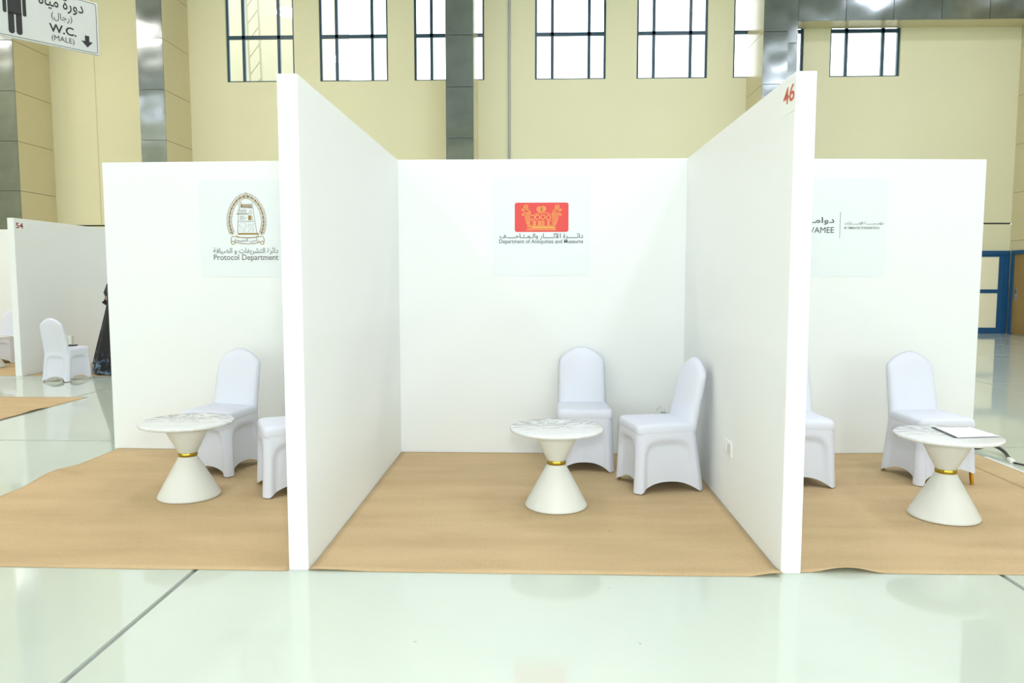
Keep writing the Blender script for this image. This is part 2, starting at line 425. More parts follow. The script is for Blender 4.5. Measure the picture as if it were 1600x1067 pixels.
for k, (x0, x1) in enumerate(WIN):
    y0, y1 = YW+.07, YW+.14
    w = struct(empty('window_%d' % (k+1), ((x0+x1)/2, YW, ZS)), 'tall window in dark blue frame in the back wall')
    ox, oz = (x0+x1)/2, ZS
    def bar(nm, a, b, c, d, p=w): return G().box(a-ox, b-ox, y0-YW, y1-YW, c-oz, d-oz).obj(nm, 'blue_frame', p)
    f = G(); t = .055
    for q in ((x0, x0+t, ZS, ZT), (x1-t, x1, ZS, ZT), (x0+t, x1-t, ZS, ZS+.045), (x0+t, x1-t, ZT-.05, ZT)):
        f.box(q[0]-ox, q[1]-ox, y0-YW, y1-YW, q[2]-oz, q[3]-oz)
    f.obj('window_frame', 'blue_frame', w)
    m1, m2 = x0+.245*(x1-x0), x0+.765*(x1-x0)
    bar('mullion', m1-.04, m1+.04, ZS+.045, ZT-.05); bar('mullion', m2-.04, m2+.04, ZS+.045, ZT-.05)
    for zm in (ZM, ZM2): bar('transom', x0+t, x1-t, zm-.045, zm+.045)
    cx = [x0+t, m1, m2, x1-t]; cz = [ZS+.045, ZM, ZM2, ZT-.05]
    for i in range(3):
        for j in range(3):
            G().box(cx[i]-ox, cx[i+1]-ox, .10, .106, cz[j]-oz, cz[j+1]-oz).obj('pane', 'glass', w)

# other walls and ceiling (outside the picture, they close the hall)
struct(G().box(XL-.3, XL, YB, YW, 0, HC).obj('wall_left', 'beige_wall'), 'beige side wall of the hall')
g = G().box(XL-.3, XR+8, YB-.3, YB, 0, GZ[0]).box(XL-.3, XR+8, YB-.3, YB, GZ[1], HC)
ge = [XL-.3] + [x for w in FILL_BAYS for x in w] + [XR+8]
for i in range(0, len(ge), 2): g.box(ge[i], ge[i+1], YB-.3, YB, *GZ)
struct(g.obj('wall_front', 'beige_wall'), 'beige wall behind the camera with openings added for fill light')
for k, (a, b) in enumerate(FILL_BAYS):  # unseen bays, added to let frontal sky light reach the booths
    w = struct(empty('window_%d' % (k+8), ((a+b)/2, YB-.2, GZ[0])), 'wide glazed bay added behind the camera for fill light'); hw = (b-a)/2; hh = GZ[1]-GZ[0]
    f = G()
    for q in ((-hw, -hw+.08, 0, hh), (hw-.08, hw, 0, hh), (-hw+.08, hw-.08, 0, .08), (-hw+.08, hw-.08, hh-.08, hh), (-.04, .04, .08, hh-.08)): f.box(q[0], q[1], -.04, .04, q[2], q[3])
    f.obj('window_frame', 'blue_frame', w)
    for x0_, x1_ in ((-hw+.08, -.04), (.04, hw-.08)): G().box(x0_, x1_, -.004, .004, .08, hh-.08).obj('pane', 'glass', w)
struct(G().box(XL-.3, XR+8, YB-.3, YW+.3, HC, HC+.2).obj('ceiling', 'ceiling'), 'pale ceiling of the hall')
struct(G().box(XR+8, XR+8.3, YB, YW, 0, HC).obj('wall_far_right', 'beige_wall'), 'beige far side wall of the hall')
# projecting block with the brown door on the right
wr = struct(G().box(XR+.02, XR+3, 16.0, YW, 0, HC).obj('wall_right', 'beige_panel'), 'beige panelled projecting wall at the right')
PH = 1.26; Z0 = 3.74 - 2*PH
def zrows():
    z = Z0 - PH; out = []
    while z < HC:
        a, b = max(z, 0), min(z+PH, HC)
        if b-a > .05: out.append((a, b))
        z += PH
    return out
for a, b in zrows():
    for ya, yb in ((19.72 if b < 2.4 else 18.4, YW),) if b < 2.4 else ((18.40, YW),):
        if b < 2.4: continue
        G().box(XR, XR+.02, ya+.006, yb-.006, a+.008, b-.008).obj('side_panel', 'beige_panel', wr)
d2 = struct(empty('door_2', (XR, 19.75, 0)), 'brown door in blue frame on the right wall')
g = G().box(-.05, .01, -.62, -.52, 0, 2.22).box(-.05, .01, .52, .62, 0, 2.22).box(-.05, .01, -.52, .52, 2.12, 2.22).obj('door_frame', 'blue_door', d2)
dl = G().box(-.015, .012, -.52, .52, .02, 2.12).obj('door_leaf', 'brown_door', d2)
G().box(-.03, -.015, .34, .42, .92, 1.22).tube([(-.03, .38, 1.05), (-.075, .38, 1.05), (-.075, .24, 1.05)], .012).obj('door_handle', 'chrome', dl)
# blue double door in the back wall
d1 = struct(empty('door_1', (11.75, YW, 0)), 'blue framed door with two pale yellow panels')
G().box(-.80, -.68, -.06, .0, 0, 2.22).box(.76, .88, -.06, .0, 0, 2.22).box(-.68, .76, -.06, .0, 2.12, 2.22).obj('door_frame', 'blue_door', d1)
lf = G().box(-.68, -.56, -.04, .0, .0, 2.12).box(.62, .76, -.04, 0, 0, 2.12).box(-.56, .62, -.04, 0, 0, .16).box(-.56, .62, -.04, 0, 1.09, 1.19).box(-.56, .62, -.04, 0, 2.06, 2.12).obj('door_leaf', 'blue_door', d1)
for za, zb in ((.16, 1.09), (1.19, 2.06)): G().box(-.56, .62, -.025, -.005, za, zb).obj('door_panel', 'door_pane', lf)

# columns: polished steel fronts, beige laminate sides, all in panels
def column(x0, x1, yf, label, left=True, right=True, front='steel', yb=YW, zoff=0.0):
    o = struct(empty('column', ((x0+x1)/2, yf, 0)), label); cx = (x0+x1)/2
    G().box(x0+.02-cx, x1-.02-cx, .02, yb-yf, 0, HC).obj('column_core', 'dark_line', o)
    w = x1-x0; d = yb-yf
    fm = {}; 
    for a, b in zrows():
        a2, b2 = max(a+zoff, 0), min(b+zoff, HC)
        h = round(b2-a2-.012, 3)
        if h <= .05: continue
        def get(key, gg, mm):
            if key not in fm:
                me = bpy.data.meshes.new(key[0]); me.from_pydata(gg.v, [], gg.f); me.materials.append(M[mm]); fm[key] = me
            return fm[key]
        link('steel_panel', get(('steel_panel', h), G().box(-w/2, w/2, 0, .02, 0, h), front), None, o, (0, 0, a2+.006))
        if right: link('side_panel', get(('side_panel_r', h), G().box(-.02, 0, .022, d, 0, h), 'beige_panel' if right is True else right), None, o, (w/2, 0, a2+.006))
        if left: link('side_panel', get(('side_panel_l', h), G().box(0, .02, .022, d, 0, h), 'beige_panel' if left is True else left), None, o, (-w/2, 0, a2+.006))
    return o
column(-14.05, -13.35, 19.07, 'steel fronted column at the far left of the back wall')
column(-10.12, -9.47, 19.07, 'steel fronted column left of the first window')
column(-2.30, -1.60, 19.07, 'steel fronted column in front of the third window')
column(5.55, 6.15, 19.07, 'steel fronted column left of the steel beam')
column(5.98, 6.66, 19.90, 'dark steel column carrying the left end of the beam', left='steel', right='steel', zoff=.0-.02)
# steel clad beam
bm_ = struct(empty('beam', (6.66, 19.90, 8.04)), 'polished steel clad beam above the last window')
G().box(0, XR-6.66, .02, YW-19.90, .03, 1.6).obj('beam_core', 'dark_line', bm_)
L = XR-6.66; n = 5
pm = G().box(.006, L/n-.006, 0, .02, 0, 1.6); sm = G().box(.006, L/n-.006, .022, YW-19.90-.004, 0, .025)
pme = bpy.data.meshes.new('steel_panel'); pme.from_pydata(pm.v, [], pm.f); pme.materials.append(M['steel'])
sme = bpy.data.meshes.new('soffit_panel'); sme.from_pydata(sm.v, [], sm.f); sme.materials.append(M['beige_panel'])
for i in range(n):
    link('steel_panel', pme, None, bm_, (i*L/n, 0, 0)); link('soffit_panel', sme, None, bm_, (i*L/n, 0, 0))

# outdoors, seen through the first window
ob = tag(empty('building', (-12.5, 27, 0)), 'sandy neighbouring building seen through the leftmost window', 'building')
G().box(-6, 4.35, 0, 6, 0, 14).obj('outer_wall', 'outside_wall', ob)
G().box(-6.05, 4.4, -.05, 6.05, 14, 14.3).obj('parapet', 'outside_wall', ob)
lt = tag(empty('lattice_mast', (-9.35, 25.6, 0)), 'slim lattice mast seen through the leftmost window', 'mast')
g = G()
for sx in (-.2, .2): g.tube([(sx, 0, 0), (sx-.3, 0, 13)], .035, 6)
g.obj('mast_rail', 'lattice', lt)
for i in range(22):
    z = .5+i*.56; dx = -.3*z/13
    G().tube([(dx-.2, 0, z), (dx+.2-.01, 0, z+.5)], .018, 5).obj('mast_brace', 'lattice', lt)
struct(G().box(-40, 40, YW+.35, 60, -.3, -.05).obj('ground', 'ground'), 'sandy ground outside the hall')

# ------------------------------------------------------------------ exhibition booths
HP = 2.44
def panel(name, x0, y0, x1, y1, label, h=HP, t=.10, side=1):
    """board standing on the floor from (x0,y0) to (x1,y1); its body lies to the left of that direction when side=1"""
    d = Vector((x1-x0, y1-y0)); Ln = d.length; rz = math.atan2(d.y, d.x)
    ya, yb = (0, t) if side > 0 else (-t, 0)
    o = G().box(0, Ln, ya, yb, 0, h).obj(name, 'white_board')
    o.location = (x0, y0, 0); o.rotation_euler = (0, 0, rz); bevel(o, .003, 1)
    tag(o, label, 'partition', 'white booth partitions')
    return o
XLP, XLI, XRI, XRO = -1.2452, -1.1465, 1.2176, 1.3163
YFL, YFR, YBK = 3.6085, 3.6463, 6.1908
panel('partition_panel', XLP, YFL, XLP, YBK-.001, 'white partition standing left of the middle booth, end towards camera', side=-1, t=XLI-XLP)
panel('partition_panel', XRI, YFR, XRI, YBK-.001, 'white partition with the number 46, right of the middle booth', side=-1, t=XRO-XRI)
panel('partition_panel', XLP+.051, YBK, XRI+.049, YBK, 'white back panel of the middle booth behind the red logo poster')
LW = ((-3.66, 6.25), (XLP+.049, YBK)); RW = ((XRI+.051, YBK), (3.68, 6.33))
panel('partition_panel', *LW[0], *LW[1], 'white back panel of the left booth behind the gold emblem poster')
panel('partition_panel', *RW[0], *RW[1], 'white back panel of the right booth behind the two-part logo poster')
# booths across the aisle, far left
panel('partition_panel', -7.87, 10.92, -7.87, 13.44, 'distant white partition marked 54 at the far left', h=2.37, side=-1)
panel('partition_panel', -11.2, 13.45, -7.8, 13.45, 'distant white back panel left of partition 54', h=2.37)
panel('partition_panel', -7.79, 13.45, -5.2, 13.45, 'distant white back panel behind the person in black', h=2.37)

# brown kraft paper laid on the floor
def sheet(x0, x1, y0, y1, label, lifts=(), nx=46, ny=46, z=.0015, wob=.008, gap=0):
    v = []; f = []
    for j in range(ny+1):
        for i in range(nx+1):
            x = x0+(x1-x0)*i/nx; yt = y1 if not isinstance(y1, tuple) else y1[0]+(y1[1]-y1[0])*i/nx; y = y0+(yt-y0)*j/ny
            fy = (1-j/ny)
            if j == 0: y += wob*(noise.noise(Vector((x*1.7, y*2, 3)))-.2)
            zz = z + .0015*max(0, noise.noise(Vector((x*1.6, y*3.2, 0))))
            for (lx, ly, rx, ry, hh) in lifts:
                q = ((x-lx)/rx)**2 + ((y-ly)/ry)**2
                if q < 1: zz += hh*(1-q)**2
            v.append((x, y, zz))
    for j in range(ny):
        for i in range(nx):
            a = j*(nx+1)+i; f.append((a, a+1, a+nx+2, a+nx+1))
    o = mesh_obj('kraft_paper_sheet', v, f, 'kraft', None, True)
    s = o.modifiers.new('thickness', 'SOLIDIFY'); s.thickness = .0015; s.offset = 1
    return tag(o, label, 'paper', 'brown paper floor coverings')
sheet(-3.62, XLP-.004, 3.60, (6.247, 6.190), 'brown kraft paper covering the floor of the left booth', lifts=((-3.62, 5.35, .22, .35, .03),))
sheet(XLI+.004, XRI-.004, 3.60, 6.1898, 'brown kraft paper covering the floor of the middle booth', lifts=((1.20, 3.58, .16, .16, .022), (-1.1, 3.6, .3, .12, .01)))
sheet(XRO+.004, 3.415, 3.665, (6.192, 6.312), 'brown kraft paper covering most of the right booth floor', lifts=((1.55, 3.64, .20, .14, .03),))
sheet(3.42, 3.68, 3.67, (6.312, 6.322), 'narrow kraft paper strip along the right edge of the right booth', nx=8)
sheet(-9.8, -5.57, 6.2, 8.98, 'kraft paper lying across the aisle at the far left', lifts=((-5.9, 7.6, .5, .5, .02), (-5.57, 8.0, .2, .3, .015)))
sheet(-11.0, -7.875, 10.98, 13.44, 'distant kraft paper floor left of partition 54')
sheet(-7.765, -5.3, 10.98, 13.44, 'distant kraft paper floor under the person in black')
g = G(); 
for i in range(30):
    y0 = 3.67+i*2.5/30; y1 = y0+2.5/30
    g.quad((3.682, y0, .004), (3.715, y0, .004), (3.715, y1, .004), (3.682, y1, .004))
tag(g.obj('floor_tape', 'plastic'), 'white tape strip along the right edge of the brown paper', 'tape')

# ------------------------------------------------------------------ number stickers
def sticker(body, loc, rz, w, h, tb, m, label):
    o = G().box(-w/2, w/2, -.0012, 0, -h/2, h/2).obj('number_sticker', 'plate'); o.location = loc; o.rotation_euler = (0, 0, rz)
    text_obj('numerals', body, m, o, tb, bold=.02)
    return tag(o, label, 'sticker')
sticker('46', (XRI-.0005, 3.735, 2.335), -PI/2, .20, .145, (-.078, .082, -.024, .058), 'number_red', 'small paper sticker with red number 46 on the white partition')
sticker('54', (-7.77+.0005, 11.06, 2.265), PI/2, .26, .15, (-.10, .06, -.045, .04), 'number_dark_red', 'small sticker with dark red number 54 on the distant partition')

# ------------------------------------------------------------------ logo posters
def poster(x, z, wall, label):
    (xa, ya), (xb, yb) = wall; rz = math.atan2(yb-ya, xb-xa); y = ya+(x-xa)*math.tan(rz)
    o = G().box(-.40, .40, -.0015, 0, -.40, .40).obj('logo_poster', 'poster'); o.location = (x, y-.0006, z); o.rotation_euler = (0, 0, rz)
    return tag(o, label, 'poster', 'logo posters on the booth walls')
YP = -.003
# gold emblem: wreath, tower, ribbon
pL = poster(-2.436, 1.882, LW, 'pale square poster with a gold tower emblem and grey lettering')
ex = lambda c: .006+(c-413)*.0006
ez = lambda c: .329-c*.000594
E2 = lambda *p: [(ex(a), ez(b)) for a, b in p]
g = G(); cl = [(402, 93), (345, 112), (292, 148), (250, 195), (215, 250), (190, 310), (175, 370), (168, 430), (170, 490), (180, 545), (196, 595), (212, 640)]
for sgn in (1, -1):
    mx = lambda c: c if sgn > 0 else 826-c
    for i in range(len(cl)-1):
        for hlf in (0, .5):
            a = Vector(cl[i]).lerp(Vector(cl[i+1]), hlf); b = Vector(cl[i]).lerp(Vector(cl[i+1]), min(1, hlf+.75)) if hlf == 0 else Vector(cl[i+1])
            d = (a-b).normalized(); nn = Vector((-d.y, d.x)); ln = 40
            if hlf == .5:
                g.poly(E2(*[(mx(p.x), p.y) for p in (a-d*14, a+nn*11+d*8, a+d*32, a-nn*11+d*8)]), YP)
            for s2 in (1, -1):
                base = a-d*14; tip = a+nn*s2*38+d*30
                mid1 = a+nn*s2*30-d*4; mid2 = a+nn*s2*12+d*18
                g.stroke(E2(*[(mx(p.x), p.y) for p in (base, mid1, tip, mid2)]), .0036, True, YP)
    g.stroke(E2(*[(mx(p[0]), p[1]) for p in cl]), .0022, False, YP)
g.poly(E2((285, 612), (580, 612), (580, 634), (285, 634)), YP)
g.stroke(E2((262, 634), (262, 655), (310, 670), (420, 676), (530, 670), (575, 655), (575, 634)), .0045, False, YP)
g.stroke(E2((235, 660), (300, 672), (420, 682), (540, 672), (605, 660)), .0045, False, YP)
g.stroke(E2((235, 738), (330, 758), (420, 764), (520, 758), (608, 738)), .0052, False, YP)
g.stroke(E2((235, 658), (205, 660), (188, 685), (183, 715), (190, 745)), .0052, False, YP)
g.stroke(E2((605, 658), (636, 660), (654, 685), (658, 715), (650, 745)), .0052, False, YP)
for cx in (212, 628): g.circ(ex(cx), ez(748), .0140, .0055, 18, YP)
# crenellations and gate
for i in range(9): g.poly(E2((335+i*18, 212), (346+i*18, 205), (349+i*18, 250), (336+i*18, 250)), YP)
g.poly(E2((440, 366), (480, 366), (480, 432), (440, 432)), YP)
g.obj('emblem', 'print_gold', pL)
g = G()
for pl in (((318, 255), (300, 330), (280, 612)), ((508, 255), (530, 430), (557, 612)), ((310, 255), (512, 255)), ((320, 195), (312, 250)), ((345, 178), (352, 250)), ((498, 190), (510, 250)),
           ((318, 262), (275, 342), (500, 342)), ((275, 347), (440, 347)), ((455, 322), (478, 285), (495, 322), (455, 322)), ((300, 448), (525, 448)), ((320, 195), (345, 180)), ((345, 255), (500, 262))):
    g.stroke(E2(*pl), .0032, False, YP)
for i in range(6): g.stroke(E2((325+i*17, 280), (325+i*17, 330)), .003, False, YP)
for i in range(4): g.stroke(E2((325+i*17, 368), (325+i*17, 430)), .003, False, YP)
g.stroke(E2((492, 368), (495, 430)), .004, False, YP); g.circ(ex(402), ez(402), .006, .002, 10, YP)
rn = random.Random(3)
for r in range(11):
    for c in range(9):
        x = 300+c*26+rn.uniform(-8, 8); y = 462+r*13.5
        if x < 530+r*1.8 and rn.random() < .75: g.stroke(E2((x, y), (x+rn.uniform(8, 14), y+rn.uniform(-3, 3))), .0026, False, YP)
g.obj('emblem_tower', 'print_grey', pL)
text_obj('lettering', arabic('رأس الخيمة'), 'print_grey', pL, (ex(235), ex(585), ez(742), ez(682)), .008, YP-.0008)
text_obj('lettering', arabic('دائرة التشريفات و الضيافة'), 'print_grey', pL, (-.286, .270, -.215, -.155), .004, YP)
text_obj('lettering', 'Protocol Department', 'print_grey', pL, (-.284, .270, -.274, -.212), .004, YP)

# red plaque with a gold crown
pC = poster(.034, 1.894, ((XLI, YBK), (XRI, YBK)), 'pale square poster with a red crown logo and dark lettering')
rc = []
for (cx, cz, a0) in ((.205, .176, 0), (-.200, .176, 90), (-.200, -.026, 180), (.205, -.026, 270)):
    rc += [(cx+.018*math.cos(math.radians(a0+k*15)), cz+.018*math.sin(math.radians(a0+k*15))) for k in range(7)]
G().poly(rc, YP).obj('red_plaque', 'print_red', pC)
cxx = lambda c: .0035+(c-690)*.000397
czz = lambda c: .075-(c-457)*.000394
K = lambda *p: [(cxx(a), czz(b)) for a, b in p]
g = G(); Y2 = YP-.0008; w = .0034
g.poly(K((490, 655), (960, 655), (960, 676), (490, 676)), Y2)
g.stroke(K((385, 655), (985, 655), (998, 715), (368, 715)), w, True, Y2)
g.stroke(K((400, 690), (970, 690)), w, False, Y2); g.stroke(K((430, 640), (945, 640)), w, False, Y2)
for cx, cy in ((505, 460), (605, 455), (715, 450), (830, 465)): g.circ(cxx(cx), czz(cy), .0178, .0042, 20, Y2)
for a, b in ((443, 512), (562, 622), (672, 742), (845, 918)): g.stroke(K((a, 530), (b, 530), (b, 622), (a, 622)), .003, True, Y2)
for cx in (412, 535, 548, 640, 655, 705, 720, 815, 830, 948):
    for k in range(6): g.dot(cxx(cx), czz(535+k*18), .0030, 6, Y2)
g.stroke(K(*[(545+i*14, 400-40*math.sin(PI*i/24)+(-10 if i % 2 else 12)) for i in range(25)]), w, False, Y2)
for cx, cy in ((640, 292), (722, 282)):
    for r in (.006, .0135, .0205): g.circ(cxx(cx), czz(cy), r, .0034, 18, Y2)
g.stroke(K((660, 355), (690, 300), (700, 250)), .006, False, Y2)
for s3 in (1, -1):
    f = (lambda c: c) if s3 > 0 else (lambda c: 1372-c)
    K3 = lambda *p: [(cxx(f(a)), czz(b)) for a, b in p]
    g.stroke(K3((410, 640), (372, 560), (345, 440), (325, 375), (290, 395)), w, False, Y2)
    g.stroke(K3((455, 500), (470, 430), (445, 330), (395, 270)), w, False, Y2)
    g.circ(cxx(f(362)), czz(240), .0145, .005, 16, Y2); g.circ(cxx(f(362)), czz(262), .006, .003, 10, Y2)
    g.circ(cxx(f(295)), czz(305), .0075, .004, 10, Y2); g.circ(cxx(f(295)), czz(402), .0065, .004, 10, Y2)
    g.stroke(K3((300, 320), (345, 365), (400, 350)), w, False, Y2); g.stroke(K3((320, 285), (345, 310), (380, 300)), w, False, Y2)
    for row in range(13):
        yy = 360+row*22; xl = 345+row*4.5; xr = 455-row*1.5 if row < 8 else 440
        g.stroke(K3(*[(xl+(xr-xl)*i/6, yy+(7 if i % 2 else -7)) for i in range(7)]), .0028, False, Y2)
    for row in range(5): g.stroke(K3(*[(375+row*12+i*12, 285+row*14+(5 if i % 2 else -5)) for i in range(5)]), .0026, False, Y2)
g.obj('crown_emblem', 'print_crown', pC)
text_obj('lettering', arabic('دائـــــرة الآثـــــار والـمـتـاحـــــف'), 'print_dark', pC, (-.343, .343, -.106, -.054), .012, YP)
text_obj('lettering', 'Department of Antiquities and Museums', 'print_dark', pC, (-.346, .344, -.147, -.104), .006, YP)

# two-part logo
pR = poster(2.470, 1.884, RW, 'pale square poster with two small dark logos split by a line')
text_obj('lettering', arabic('دوامـــي'), 'print_dark', pR, (-.35, -.035, .012, .085), .012, YP)
text_obj('lettering', 'DAWAMEE', 'print_dark', pR, (-.36, -.035, -.043, .004), .0, YP)
G().poly([(.0125, -.085), (.0155, -.085), (.0155, .128), (.0125, .128)], YP).obj('divider', 'print_grey', pR)
text_obj('lettering', arabic('مؤسـســـــــة الإمـــــــارات'), 'print_grey', pR, (.050, .374, .018, .050), .006, YP)
text_obj('lettering', 'BY EMIRATES FOUNDATION', 'print_grey', pR, (.050, .340, -.012, .008), .006, YP)

# ------------------------------------------------------------------ chairs in stretch covers
def rrect(cs, r, n=4):
    """rounded outline through four corner points (counter-clockwise)"""
    out = []
    for i in range(4):
        P = Vector(cs[i]); A = Vector(cs[i-1]); B = Vector(cs[(i+1) % 4])
        a = P+(A-P).normalized()*r; b = P+(B-P).normalized()*r
        for k in range(n+1):
            t = k/n; out.append(a*(1-t)**2+P*2*t*(1-t)+b*t*t)
    return out
TOPC = [(-.2125, -.229), (.2125, -.229), (.200, .206), (-.200, .206)]
BOTC = [(-.228, -.245), (.228, -.245), (.215, .262), (-.215, .262)]
def skirt_mesh(lift=(0, 0, 0, 0)):
    NS, NT = 26, 18; r = .022
    cols = []                                     # (side, s) around the loop; corners get an extra arc point
    for sd in range(4):
        for k in range(NS+1):
            cols.append((sd, -1+2*k/NS))
    v = []; zt = .432
    for t_ in range(NT+1):
        t = t_/NT
        for sd, s in cols:
            te = t**1.05
            A = Vector(TOPC[sd]).lerp(Vector(BOTC[sd]), te); B = Vector(TOPC[(sd+1) % 4]).lerp(Vector(BOTC[(sd+1) % 4]), te)
            d = (B-A); Ln = d.length; d.normalize(); nrm = Vector((-d.y, d.x))          # inward
            half = Ln/2-r
            p = (A+B)/2 + d*(s*half)
            # soft corner
            ed = max(0, abs(s)-.90)/.10
            p += nrm*(r*.55*ed*ed)
            # fabric stretched inside the leg frame
            u = abs(s)/.84; q = (u**5 + ((1-t)/.80)**7)
            if q < 1:
                k = min(1, (1-q)/.55); k = k*k*(3-2*k); p += nrm*(.024*k + .022*(1-u*u)*t)
            hem = .064*(1-min(1, abs(s)/.915)**2.4)+.003
            l0, l1 = lift[sd], lift[(sd+1) % 4]
            hem += l0*((1-s)/2)**1.3 + l1*((1+s)/2)**1.3
            v.append((p.x, p.y, zt+(hem-zt)*t))
    n = len(cols); f = []
    for i in range(NT):
        for j in range(n):
            a = i*n+j; b = i*n+(j+1) % n; f.append((a, a+n, b+n, b))
    me = bpy.data.meshes.new('skirt'); me.from_pydata(v, [], f); me.update()
    for p in me.polygons: p.use_smooth = True
    me.materials.append(M['fabric']); return me
def seat_mesh():
    cs = [(-.2155, -.232), (.2155, -.232), (.202, .206), (-.202, .206)]
    R = []
    for z, sc, rr in ((.395, .95, .05), (.405, .985, .05), (.422, 1.0, .055), (.442, 1.0, .06), (.458, .985, .06), (.468, .955, .06), (.474, .90, .06), (.479, .70, .05), (.481, .35, .03)):
        R.append([(p.x, p.y+.0, z) for p in rrect([(a*sc, (b+.015)*sc-.015) for a, b in cs], rr*sc, 6)])
    g = G().rings(R, True, True); me = bpy.data.meshes.new('seat'); me.from_pydata(g.v, [], g.f); me.update()
    for p in me.polygons: p.use_smooth = True
    me.materials.append(M['fabric']); return me
def back_mesh():
    NU, NV = 22, 26; hw = .196; v = []; f = []
    def pt(u, k, sgn):
        t = k/NV
        w = hw*(1 - .05*t) if t < .99 else hw*.95
        x = u*w
        ztop = .785 + .062*math.sqrt(max(0, 1-abs(u)**4)) + .063*math.cos(PI*u/2)**1.5 if abs(u) < 1 else .785
        z = .40+(ztop-.40)*t
        zz = (z-.40)/.51
        yc = .162 + .108*zz**1.1 + .012*u*u
        th = (.040 - .010*zz)*math.sqrt(max(0, 1-abs(u)**9))*math.sqrt(max(0, 1-t**14))
        return (x, yc+sgn*th, z)
    idx = {}
    for sgn in (-1, 1):
        for k in range(NV+1):
            for i in range(NU+1):
                u = -1+2*i/NU
                u = math.copysign(abs(u)**.75, u)
                edge = i in (0, NU) or k == NV
                if edge and sgn == 1: idx[(1, k, i)] = idx[(-1, k, i)]; continue
                idx[(sgn, k, i)] = len(v); v.append(pt(u, k, sgn))
    for k in range(NV):
        for i in range(NU):
            f.append((idx[(-1, k, i)], idx[(-1, k, i+1)], idx[(-1, k+1, i+1)], idx[(-1, k+1, i)]))
            f.append((idx[(1, k, i)], idx[(1, k+1, i)], idx[(1, k+1, i+1)], idx[(1, k, i+1)]))
    me = bpy.data.meshes.new('backrest'); me.from_pydata(v, [], f); me.update()
    for p in me.polygons: p.use_smooth = True
    me.materials.append(M['fabric']); return me
SK, SE, BA = skirt_mesh(), seat_mesh(), back_mesh()
LEGS = []
for (tx, ty), (bx, by) in zip(TOPC, BOTC):
    R = []
    for (px, py, pz, h) in ((bx-math.copysign(.028, bx), by-math.copysign(.028, by), 0, .009), (tx-math.copysign(.037, tx), ty-math.copysign(.037, ty), .40, .0125)):
        R.append([(px-h, py-h, pz), (px+h, py-h, pz), (px+h, py+h, pz), (px-h, py+h, pz)])
    lg = G().rings(R); me = bpy.data.meshes.new('leg'); me.from_pydata(lg.v, [], lg.f); me.materials.append(M['gold_leg']); LEGS.append(me)
def make_chair():
    o = empty('banquet_chair')
    link('backrest', BA, None, o); link('seat', SE, None, o); link('skirt', SK, None, o)
    for me in LEGS: link('leg', me, None, o)
    return o
chair0 = make_chair(); first = [True]
def chair(x, y, rz, label, group='white covered chairs in the booths'):
    o = chair0 if first[0] else copy_tree(chair0)
    first[0] = False
    o.location = (x, y, .0065); o.rotation_euler = (0, 0, rz)
    return tag(o, label, 'chair', group)
def facing(fx, fy): return math.atan2(fx, -fy)        # local forward is -y
def chair_ff(px, py, az, which, label, **k):
    """stand a chair by one front foot: which=+1 local right foot (+x), -1 left"""
    rz = az; c, s = math.cos(rz), math.sin(rz); lx, ly = which*.228, -.245
    return chair(px-(lx*c-ly*s), py-(lx*s+ly*c), rz, label, **k)
R_ = math.radians
chA = chair_ff(-2.25, 5.30, -R_(12), 1, 'white covered chair directly behind the left table, facing out')
chB = chair(-1.69, 5.09, facing(-.9, -.445), 'white covered chair half hidden behind the left partition')
chC = chair(.365, 5.79, 0, 'white covered chair against the back wall behind the middle table')
chD = chair(.862, 5.235, facing(-.975, -.22), 'white covered chair facing left beside the partition numbered 46')
chE = chair(1.872, 5.415, 0, 'white covered chair mostly hidden behind the right end of partition 46')
chF = chair_ff(3.13, 5.285, R_(7), 1, 'white covered chair behind the right table with one gold leg bare')
for c in chF.children:
    if c.name.startswith('skirt'): c.data = skirt_mesh((0, .085, 0, 0))
chair(-6.84, 10.56, facing(.12, .99), 'distant white covered chair seen from behind beside partition 54', group='distant white covered chairs')
chair(-9.36, 12.80, facing(.15, -.99), 'distant white covered chair cut off by the left picture edge', group='distant white covered chairs')

# ------------------------------------------------------------------ hourglass pedestal tables
def make_table():
    o = empty('pedestal_table')
    G().lathe([(.14, .487), (.285, .488), (.296, .492), (.300, .499), (.300, .505), (.297, .510), (.290, .512), (.20, .5125)], 72).obj('table_top', 'marble', o, True)
    G().lathe([(.056, .296), (.060, .300), (.146, .470), (.150, .480), (.150, .4875)], 64).obj('upper_cone', 'table_white', o, True)
    G().lathe([(.197, .0), (.200, .004), (.200, .010), (.196, .020), (.060, .270), (.056, .276)], 64).obj('lower_cone', 'table_white', o, True)
    G().lathe([(.050, .272), (.060, .273), (.0615, .276), (.0615, .296), (.060, .299), (.050, .300)], 48).obj('gold_band', 'gold_band', o, True)
    for c in o.children:
        m = c.modifiers.new('edge', 'EDGE_SPLIT'); m.split_angle = R_(50)
    return o
t0 = make_table(); tables = [t0, copy_tree(t0), copy_tree(t0), copy_tree(t0)]
TP = [(-2.345, 4.86, 'round marble topped hourglass table in the left booth', .0), (.128, 4.725, 'round marble topped hourglass table in the middle booth', .15),
      (2.515, 4.585, 'round marble topped hourglass table with papers in the right booth', -.2), (-9.06, 12.02, 'distant hourglass table cut off by the left picture edge', .5)]
for t, (x, y, lb, rz) in zip(tables, TP):
    t.location = (x, y, .0065); t.rotation_euler = (0, 0, rz); tag(t, lb, 'table', 'hourglass pedestal tables')

